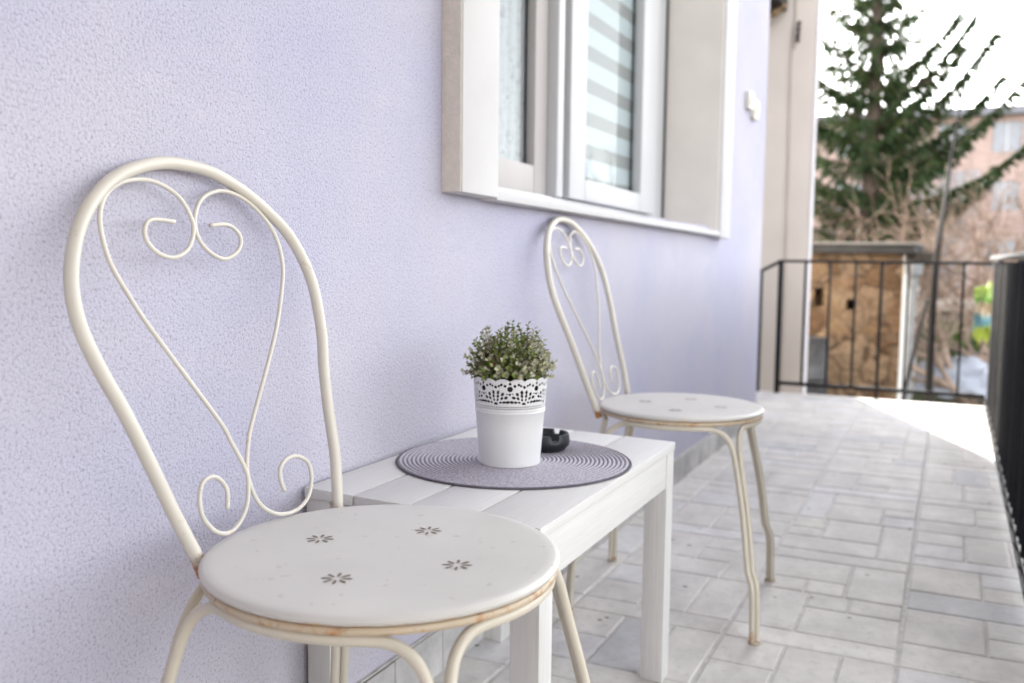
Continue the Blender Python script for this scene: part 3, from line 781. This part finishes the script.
bm = bmesh.new(); wall_holes(bm, .385, 3.2, GZ-.2, .862, SX, 12.6, [(.745, .83, .375, .47, .25), (1.02, 1.10, .40, .56, .2)], axis='y'); shp('wall', bm, m_rubble())
bm = bmesh.new(); box(bm, SX-.012, 12.58, .372, .384, GZ-.2, .858, .004); shp('side_plaster', bm, M_plas)
bm = bmesh.new(); box(bm, SX-.10, 12.7, .30, 3.3, .866, .938, .008); shp('roof', bm, simple('roof_concrete', (.035, .034, .034), .9, .3, 6, .4, 30))
bm = bmesh.new(); box(bm, SX-.12, 12.72, .28, 3.32, .940, .958, .005); shp('roof_screed', bm, simple('pale_screed', (.22, .21, .20), .9, .2, 5))
bm = bmesh.new(); box(bm, SX-.07, 12.6, .16, .298, .80, .878, .01); shp('gutter', bm, M_timberdark)
bm = bmesh.new(); lathe(bm, [(.030, .58), (.032, .66), (.062, .70), (.066, .797), (.058, .797), (.05, .70), (.02, .66)], 4, SX-.1, .295); tube(bm, [(SX-.1, .295, .60), (SX-.09, .30, .2), (SX-.09, .30, GZ)], .024, 10)
shp('rainwater_hopper', bm, simple('dull_zinc', (.20, .21, .22), .5, .15, 12))

# ---- barrel by the shed
bm = bmesh.new()
lathe(bm, [(0, 0), (.17, 0), (.175, .01), (.17, .03), (.17, .30), (.18, .315), (.17, .33), (.17, .60), (.18, .615), (.17, .63), (.17, .93), (.176, .945), (.165, .95), (.16, .93), (0, .925)], 40)
brl = obj('barrel', bm, simple('stained_dark_drum', (.05, .05, .055), .6, .6, 9, .3, 20), None, 40); brl.location = (8.15, 1.085, GZ)
tag(brl, 'dark grey metal drum standing against the tan stone shed', 'barrel')

# ---- post and leaning pole
bm = bmesh.new(); tube(bm, [(7.5, .118, GZ), (7.5, .120, -.2), (7.49, .128, .4), (7.5, .115, .86), (7.5, .11, .9)], [.036, .030, .028, .026, .020], 10)
po = obj('timber_post', bm, M_timberdark, None, 60); tag(po, 'thick dark timber post standing outside the end railing', 'post')
bm = bmesh.new(); tube(bm, [(6.9, .36, GZ), (7.1, .27, -.1), (7.4, .165, .52)], .015, 8)
po = obj('leaning_pole', bm, M_timberdark, None, 60); tag(po, 'thin dark pole leaning against the thick timber post', 'pole')

# ---- cables rising to the upper right
for k, (p, lab) in enumerate((([(7.5, .10, .88), (9.5, .055, 1.85), (12.5, -.02, 3.05), (17, -.15, 4.75), (24, -.40, 7.6)], 'dark overhead cable running highest, up past the spruce from the timber post'),
                              ([(7.5, .13, .84), (9.0, .105, 1.35), (11.5, .09, 2.05), (14, .04, 2.75), (20, -.06, 4.3), (24, -.2, 5.4)], 'second dark cable, running just left of and lower than the highest one'))):
    bm = bmesh.new(); tube(bm, catmull(p, 8), .012, 6); o = obj('overhead_cable', bm, M_darkcable, None, 180); tag(o, lab, 'cable', 'overhead cables above the garden')

# ---- spruce
srng = random.Random(5)
spz = empty('spruce_tree', (15, 1.2, GZ), 'tall dark green spruce with drooping twigs rising behind the stone shed', 'tree')
sl = Vector((15, 1.2, GZ))
bm = bmesh.new(); tube(bm, [(0, 0, -.2), (0, 0, 2), (.02, -.01, 4.5), (0, .02, 7), (0, 0, 9.6)], [.17, .14, .10, .06, .01], 10)
M_bark = simple('spruce_bark', (.11, .085, .07), .9, .4, 20, .5, 40)
obj('trunk', bm, M_bark, spz, 180)
bb = bmesh.new(); bn = bmesh.new(); tone = bn.loops.layers.float_color.new('tone')
def needle_twig(p, d, ln, col, wk=1.0):
    """a twig of needles: crossed narrow ragged blades"""
    d = d.normalized(); o1 = d.orthogonal().normalized(); o2 = d.cross(o1)
    a0 = srng.uniform(0, 3)
    nb_ = 5
    for k in range(nb_):
        a = a0+math.pi*k/nb_; wv_ = o1*math.cos(a)+o2*math.sin(a)
        wd = srng.uniform(.007, .014)*wk
        q = [p-wv_*wd*.5, p+d*ln*.35-wv_*wd, p+d*ln*.7-wv_*wd*.8, p+d*ln, p+d*ln*.75+wv_*wd*.8, p+d*ln*.3+wv_*wd]
        fc = bn.faces.new([bn.verts.new(x) for x in q])
        for lp in fc.loops: lp[tone] = (*col, 1)
def limb(z, a, L, rise, tipup, dense=1.0, wk=1.0):
    h0 = Vector((math.cos(a), math.sin(a), 0))
    pts = [Vector((0, 0, z)), h0*L*.3+Vector((0, 0, z+L*.3*(rise-.12))), h0*L*.65+Vector((0, 0, z+L*.65*rise*.9)), h0*L+Vector((0, 0, z+L*(rise+tipup)))]
    st = catmull(pts, 6); n_ = len(st)
    tube(bb, st, [.024*(1-i/n_)*(.5+L/4)+.004 for i in range(n_)], 5)
    sdv = Vector((-h0.y, h0.x, 0)); dist = .14
    while dist < L:
        fr = dist/L; ii = min(int(fr*(n_-1)), n_-2); p = st[ii].lerp(st[ii+1], fr*(n_-1)-ii)
        td = (st[ii+1]-st[ii]).normalized()
        for sg in (-1, 1):
            sl_ = (.15+.32*(1-fr))*srng.uniform(.5, 1.15)
            dd = (sdv*sg*srng.uniform(.4, 1)+td*.55-Vector((0, 0, srng.uniform(.35, 1.2)))).normalized()
            gcol = srng.uniform(.6, 1.4); c0 = (.075*gcol, .120*gcol, .055*gcol)
            if srng.random() < .2: c0 = (.10*gcol, .13*gcol, .045*gcol)
            q = p.copy()
            for m_ in range(max(1, int(sl_/.10))):
                needle_twig(q, dd, .16, c0, wk)
                if srng.random() < .8: needle_twig(q, (dd+sdv*srng.uniform(-.9, .9)+Vector((0, 0, -.3))), .12, c0, wk)
                q = q+dd*.10; dd = (dd-Vector((0, 0, .22))).normalized()
        needle_twig(p, td, .14, (.06, .095, .036))
        dist += srng.uniform(.050, .082)/dense
z = .5
while z < 9.3:
    nbv = srng.randint(6, 7); off = srng.uniform(0, 6.28); up_ = (z-.5)/9
    L0 = 2.35*(1-up_)**.8+.25
    for k in range(nbv):
        a = off+2*math.pi*k/nbv+srng.uniform(-.25, .25)
        Lk = L0*srng.uniform(.6, 1.1)
        if math.sin(a) < -.25: Lk = min(Lk, (1.15 if z < 2.3 else 1.3)*srng.uniform(.75, 1.1))
        limb(z, a, Lk, .14+.45*up_+srng.uniform(-.10, .12), .14)
    z += srng.uniform(.30, .42)
for (z, a, L, rise) in ((2.75, -1.62, 1.95, .55), (2.35, -1.52, 2.1, .30), (3.2, -1.7, 1.55, .85), (3.75, -1.5, 1.3, .9), (1.95, -1.65, 1.45, .30), (2.95, -1.35, 1.75, .62), (2.15, -1.8, 1.6, .22), (2.55, -1.9, 1.5, .48), (3.5, -1.8, 1.2, .8), (4.1, -1.6, 1.1, .8), (2.2, 1.7, 1.3, .3), (3.9, 1.5, 1.2, .6), (3.3, 1.6, 1.5, .55), (2.5, 1.45, 1.6, .45)):
    limb(z, a, L, rise, .16, 1.5, 1.8)
    h0 = Vector((math.cos(a), math.sin(a), 0))
    for k in range(int(L/.016)):                        # thick sprays hugging the long limbs
        fr = srng.uniform(.12, 1.0); p = h0*L*fr+Vector((0, 0, z+L*fr*(rise-.10+.26*fr*fr)))
        d = (h0*srng.uniform(.2, 1)+Vector((srng.gauss(0, .35), srng.gauss(0, .35), srng.uniform(-1.1, .1))))
        gk = srng.uniform(.6, 1.3); needle_twig(p, d, srng.uniform(.12, .22), (.06*gk, .10*gk, .042*gk), 2.0)
cr = obj('crown', bn, M_needle, spz); obj('branches', bb, M_bark, spz, 180)

# ---- bare shrubs / trees
brng = random.Random(21)
def bare_tree(loc, h, spread, depth, label, col, seed, lean=(0, 0), stems=1):
    rg = random.Random(seed)
    rt = empty('bare_tree', loc, label, 'tree', 'leafless trees beyond the balcony')
    bt = bmesh.new(); bc = bmesh.new()
    def grow(p, d, ln, r, lev):
        n_ = 5; pts = [p]; q = p.copy(); dd = d.copy()
        for i in range(n_):
            dd = (dd+Vector((rg.gauss(0, .16), rg.gauss(0, .16), rg.gauss(.03, .10)))).normalized(); q = q+dd*ln/n_; pts.append(q.copy())
        tube(bt if lev == 0 else bc, pts, [r*(1-.5*i/n_) for i in range(n_+1)], 6 if lev < 2 else 4, caps=lev == depth)
        if lev < depth:
            for k in range(rg.randint(3, 4)):
                i = rg.randint(2, n_) ; o1 = dd.orthogonal().normalized(); a = rg.uniform(0, 6.28); o = o1*math.cos(a)+dd.cross(o1)*math.sin(a)
                grow(pts[i], (dd+o*rg.uniform(.5, 1.0)*spread).normalized(), ln*rg.uniform(.55, .8), r*.56*(1-.3*i/n_)+.0022, lev+1)
    for s in range(stems):
        d0 = Vector((lean[0]+rg.gauss(0, .22)*(stems > 1), lean[1]+rg.gauss(0, .3)*(stems > 1), 1)).normalized()
        grow(Vector((rg.gauss(0, .12)*(stems > 1), rg.gauss(0, .12)*(stems > 1), -.05)), d0, h*.42, .03+h*.011, 0)
    m = simple('bare_bark', col, .85, .3, 10)
    obj('trunk', bt, m, rt, 180); obj('crown', bc, m, rt, 180)
    return rt
bare_tree((11.0, -.25, GZ), 2.7, 1.1, 4, 'leafless shrub with many pale twigs behind the right end of the end railing', (.30, .22, .17), 1, (0, .2), 3)
bare_tree((13.5, .55, GZ), 3.2, 1.0, 4, 'leafless bush with arching stems right behind the shed roof', (.27, .20, .15), 2, (0, -.1), 3)
bare_tree((17.0, -1.0, GZ), 4.6, 1.0, 4, 'taller bare tree with a brown trunk below the pink apartment block', (.24, .18, .14), 3, (0, .12), 1)
bare_tree((20.0, .2, GZ), 4.2, 1.1, 4, 'bare reddish tree in front of the pale low roof', (.33, .23, .20), 4, (0, -.05), 2)
bare_tree((24.0, -1.6, GZ), 5.6, 1.0, 4, 'farthest leafless tree, at the right edge of the picture', (.30, .23, .20), 9, (0, .05), 2)

bare_tree((12.2, -.75, GZ), 3.6, 1.1, 4, 'leafless tree with fine brown twigs just left of the ribbed black panel', (.22, .155, .115), 12, (0, .1), 2)
bare_tree((15.5, -.1, GZ), 3.4, 1.15, 4, 'tangled brown bush in the middle of the leafless trees, right of the spruce', (.24, .165, .13), 15, (0, 0), 3)
# ---- pink apartment block
AX = 46.0
ap = empty('apartment_block', (AX, -2, GZ), 'wide pink apartment block with grey roof edge, far behind the spruce', 'building')
al = Vector((AX, -2, GZ))
def app(name, bm, mat, par=None):
    bmesh.ops.translate(bm, verts=bm.verts, vec=-al); return obj(name, bm, mat, par or ap)
holes = []
for fl in range(3):
    for k in range(9):
        y = -11.0+k*2.15; z0_ = -.2+fl*2.55
        holes.append((y, y+1.15, z0_+.7, z0_+2.0, .14))
M_pink = simple('pink_facade', (.46, .335, .295), .85, .1, .6)
bm = bmesh.new(); wall_holes(bm, -12, 8.5, GZ-.2, 7.15, AX, AX+10, holes, axis='y'); app('wall', bm, M_pink)
bm = bmesh.new(); box(bm, AX-.6, AX+10.5, -12.5, 9, 7.16, 7.5); app('roof', bm, simple('slate_roof', (.22, .22, .245), .7, .1, 1))
M_pane = simple('far_pane', (.24, .25, .28), .15, .1, 1)
for (a, b, c, d, e) in holes:
    bm = bmesh.new(); box(bm, AX+.085, AX+.125, a+.02, b-.02, c+.02, d-.02); box(bm, AX+.06, AX+.084, (a+b)/2-.04, (a+b)/2+.04, c+.02, d-.02, mi=1)
    app('window', bm, [M_pane, M_upvc])
bm = bmesh.new(); box(bm, AX-1.2, AX-.01, -5.6, -3.0, 2.3, 2.45); box(bm, AX-1.2, AX-1.14, -5.6, -3.0, 2.45, 3.4); app('balcony', bm, simple('blue_grey_balcony', (.28, .33, .42), .6, .1, 1))

# ---- low pale-roofed house
lh = empty('low_house', (30, 1.6, GZ), 'low house with a pale grey sloping roof in front of the pink block', 'house')
ll = Vector((30, 1.6, GZ))
def lhp(name, bm, mat):
    bmesh.ops.translate(bm, verts=bm.verts, vec=-ll); return obj(name, bm, mat, lh)
bm = bmesh.new(); box(bm, 30, 35, -.4, 1.75, GZ-.2, 2.0); lhp('wall', bm, simple('greyish_wall', (.46, .42, .42), .85, .1, 1))
bm = bmesh.new()
prof = [(29.5, 1.95), (32.5, 3.65), (35.5, 1.95), (35.5, 1.80), (32.5, 3.48), (29.5, 1.80)]
A = [bm.verts.new((x, -.6, z)) for x, z in prof]; B = [bm.verts.new((x, 1.9, z)) for x, z in prof]
bm.faces.new(A[::-1]); bm.faces.new(B)
for i in range(6): bm.faces.new((A[i], A[(i+1) % 6], B[(i+1) % 6], B[i]))
bmesh.ops.recalc_face_normals(bm, faces=bm.faces)
lhp('roof', bm, simple('pale_metal_roof', (.20, .195, .20), .6, .08, 2))
for y in (-.1, .9):
    bm = bmesh.new(); box(bm, 29.97, 29.998, y, y+.8, .4, 1.4); lhp('window', bm, M_pane)

# ---- garden wall, tarp, planks, bag
gw = empty('garden_wall', (14.5, -.4, GZ), 'low weathered garden wall with a pale coping, seen between the railing bars', 'wall')
gl = Vector((14.5, -.4, GZ))
bm = bmesh.new(); box(bm, 14.5, 14.7, -3.5, .9, GZ-.2, .10); bmesh.ops.translate(bm, verts=bm.verts, vec=-gl); obj('wall', bm, simple('mossy_block', (.20, .19, .17), .9, .4, 4, .5, 20), gw)
bm = bmesh.new(); box(bm, 14.4, 14.8, -3.6, .95, .102, .26, .02); bmesh.ops.translate(bm, verts=bm.verts, vec=-gl); obj('coping', bm, simple('pale_coping', (.50, .43, .38), .85, .2, 3), gw)
def leaf_mass(bmx, n, cx, cy, cz, sx, sy, sz, size, cols, rg, layer):
    for _ in range(n):
        while True:
            p = Vector((rg.uniform(-1, 1), rg.uniform(-1, 1), rg.uniform(-1, 1)))
            if p.length < 1: break
        p = Vector((cx+p.x*sx, cy+p.y*sy, cz+p.z*sz)); d = Vector((rg.gauss(0, 1), rg.gauss(0, 1), rg.gauss(0, 1))).normalized(); o = d.orthogonal().normalized()
        s = size*rg.uniform(.6, 1.3); c = rg.choice(cols)
        fc = bmx.faces.new([bmx.verts.new(q) for q in (p, p+d*s*.5+o*s*.3, p+d*s, p+d*s*.5-o*s*.3)])
        for lp in fc.loops: lp[layer] = (*c, 1)
bm = bmesh.new(); ly = bm.loops.layers.float_color.new('tone')
leaf_mass(bm, 900, 0, 0, .42, .3, .55, .42, .09, [(.10, .16, .03), (.16, .22, .05), (.06, .10, .03)], random.Random(4), ly)
ivy = obj('garden_shrub', bm, M_leaf); ivy.location = (13.6, .05, GZ); tag(ivy, 'small bright green shrub in front of the low garden wall', 'shrub')
def sheet(name, x0, y0, L, W_, zf, mat, loc, seed, amp=.05, rz=0):
    rg = random.Random(seed); bm = bmesh.new(); n_ = 16; ph = [rg.uniform(0, 6) for _ in range(6)]
    top = {}
    for i in range(n_+1):
        for j in range(n_+1):
            x, y = (i/n_-.5)*L, (j/n_-.5)*W_
            z = zf(i/n_, j/n_)+amp*(math.sin(x*9+ph[0]+2*math.sin(y*4+ph[1]))*math.sin(y*8+ph[2]))+amp*.5*math.sin(x*19+ph[3]+y*13)
            top[i, j] = (bm.verts.new((x, y, z)), bm.verts.new((x, y, z-.008)))
    for i in range(n_):
        for j in range(n_):
            for s in (0, 1):
                q = [top[i, j][s], top[i+1, j][s], top[i+1, j+1][s], top[i, j+1][s]]; bm.faces.new(q if s == 0 else q[::-1])
    for i in range(n_):
        for a, b in (((i, 0), (i+1, 0)), ((i+1, n_), (i, n_)), ((0, i+1), (0, i)), ((n_, i), (n_, i+1))):
            bm.faces.new((top[a][0], top[a][1], top[b][1], top[b][0]))
    bmesh.ops.recalc_face_normals(bm, faces=bm.faces)
    o = obj(name, bm, mat, None, 180); o.location = loc; o.rotation_euler.z = rz; return o
o = sheet('tarpaulin', 0, 0, 1.5, .95, lambda u, v_: .22+.22*math.sin(math.pi*u)*math.sin(math.pi*v_)+.18*u, simple('bluish_white_tarp', (.34, .365, .42), .5, .25, 4), (11.2, -.15, GZ), 3)
tag(o, 'bluish white tarpaulin spread over a heap beyond the railing', 'tarpaulin')
bm = bmesh.new(); ly = bm.loops.layers.float_color.new('tone')
for i in range(7):
    box(bm, -.9+.03*i, .9, -.42+.12*i, -.31+.12*i, .0+.015*(i % 3), .06+.05*(i % 3), .004)
o = obj('plank_pile', bm, simple('dark_planks', (.07, .055, .045), .8, .5, 6)); o.location = (9.6, -.02, GZ); o.rotation_euler.z = R(70)
tag(o, 'pile of dark weathered planks on the ground below the railing', 'planks')
rg = random.Random(8); bm = bmesh.new()
for i in range(60):
    p = Vector((rg.gauss(0, .5), rg.gauss(0, .35), abs(rg.gauss(0, .12)))); d = Vector((rg.gauss(0, 1), rg.gauss(0, 1), rg.gauss(0, .35))).normalized()
    tube(bm, [p, p+d*.25+Vector((0, 0, rg.uniform(0, .06))), p+d*.55], [.012, .009, .004], 4)
o = obj('brushwood', bm, simple('cut_twigs', (.22, .16, .12), .85, .3, 8)); o.location = (12.6, -.2, GZ); tag(o, 'heap of cut brown twigs behind the tarpaulin', 'brushwood', kind='stuff')
# bag
t = NT('bag_plastic'); v = t.coord(); sp = t.n('ShaderNodeSeparateXYZ'); t.l(v, sp.inputs[0])
n = t.noise(v, 14, 3); a = t.n('ShaderNodeMath', operation='MULTIPLY_ADD'); t.l(n, a.inputs[0]); a.inputs[1].default_value = .16; t.l(sp.outputs['Z'], a.inputs[2])
t.col(t.ramp(a.outputs[0], [(.0, (.42, .50, .05)), (.13, (.36, .46, .06)), (.16, (.10, .26, .34)), (.21, (.14, .30, .30)), (.24, (.46, .34, .20)), (.275, (.46, .37, .23)), (.285, (.16, .36, .06)), (.42, (.46, .50, .06))], 'LINEAR')); t.set(.35, 0, .5)
bm = bmesh.new(); rg = random.Random(2)
bmesh.ops.create_icosphere(bm, subdivisions=3, radius=1)
ph = [(Vector((rg.gauss(0, 1), rg.gauss(0, 1), rg.gauss(0, 1)))*3.2, rg.uniform(0, 6)) for _ in range(9)]
for v_ in bm.verts:
    n_ = v_.co.normalized(); k_ = 1+sum(abs(math.sin(n_.dot(a_)+b_)) for a_, b_ in ph)*.13-.62+rg.uniform(-.06, .06)
    k_ *= 1+.35*max(0, math.sin(n_.z*6+math.atan2(n_.y, n_.x)*3))
    v_.co = Vector((n_.x*.038*k_, n_.y*.045*k_, .145+n_.z*.125*k_))
o = obj('plastic_bag', bm, t.m); o.location = (5.97, -.172, .365)
tag(o, 'crumpled yellow green and blue plastic bag hanging outside the railing corner', 'bag')
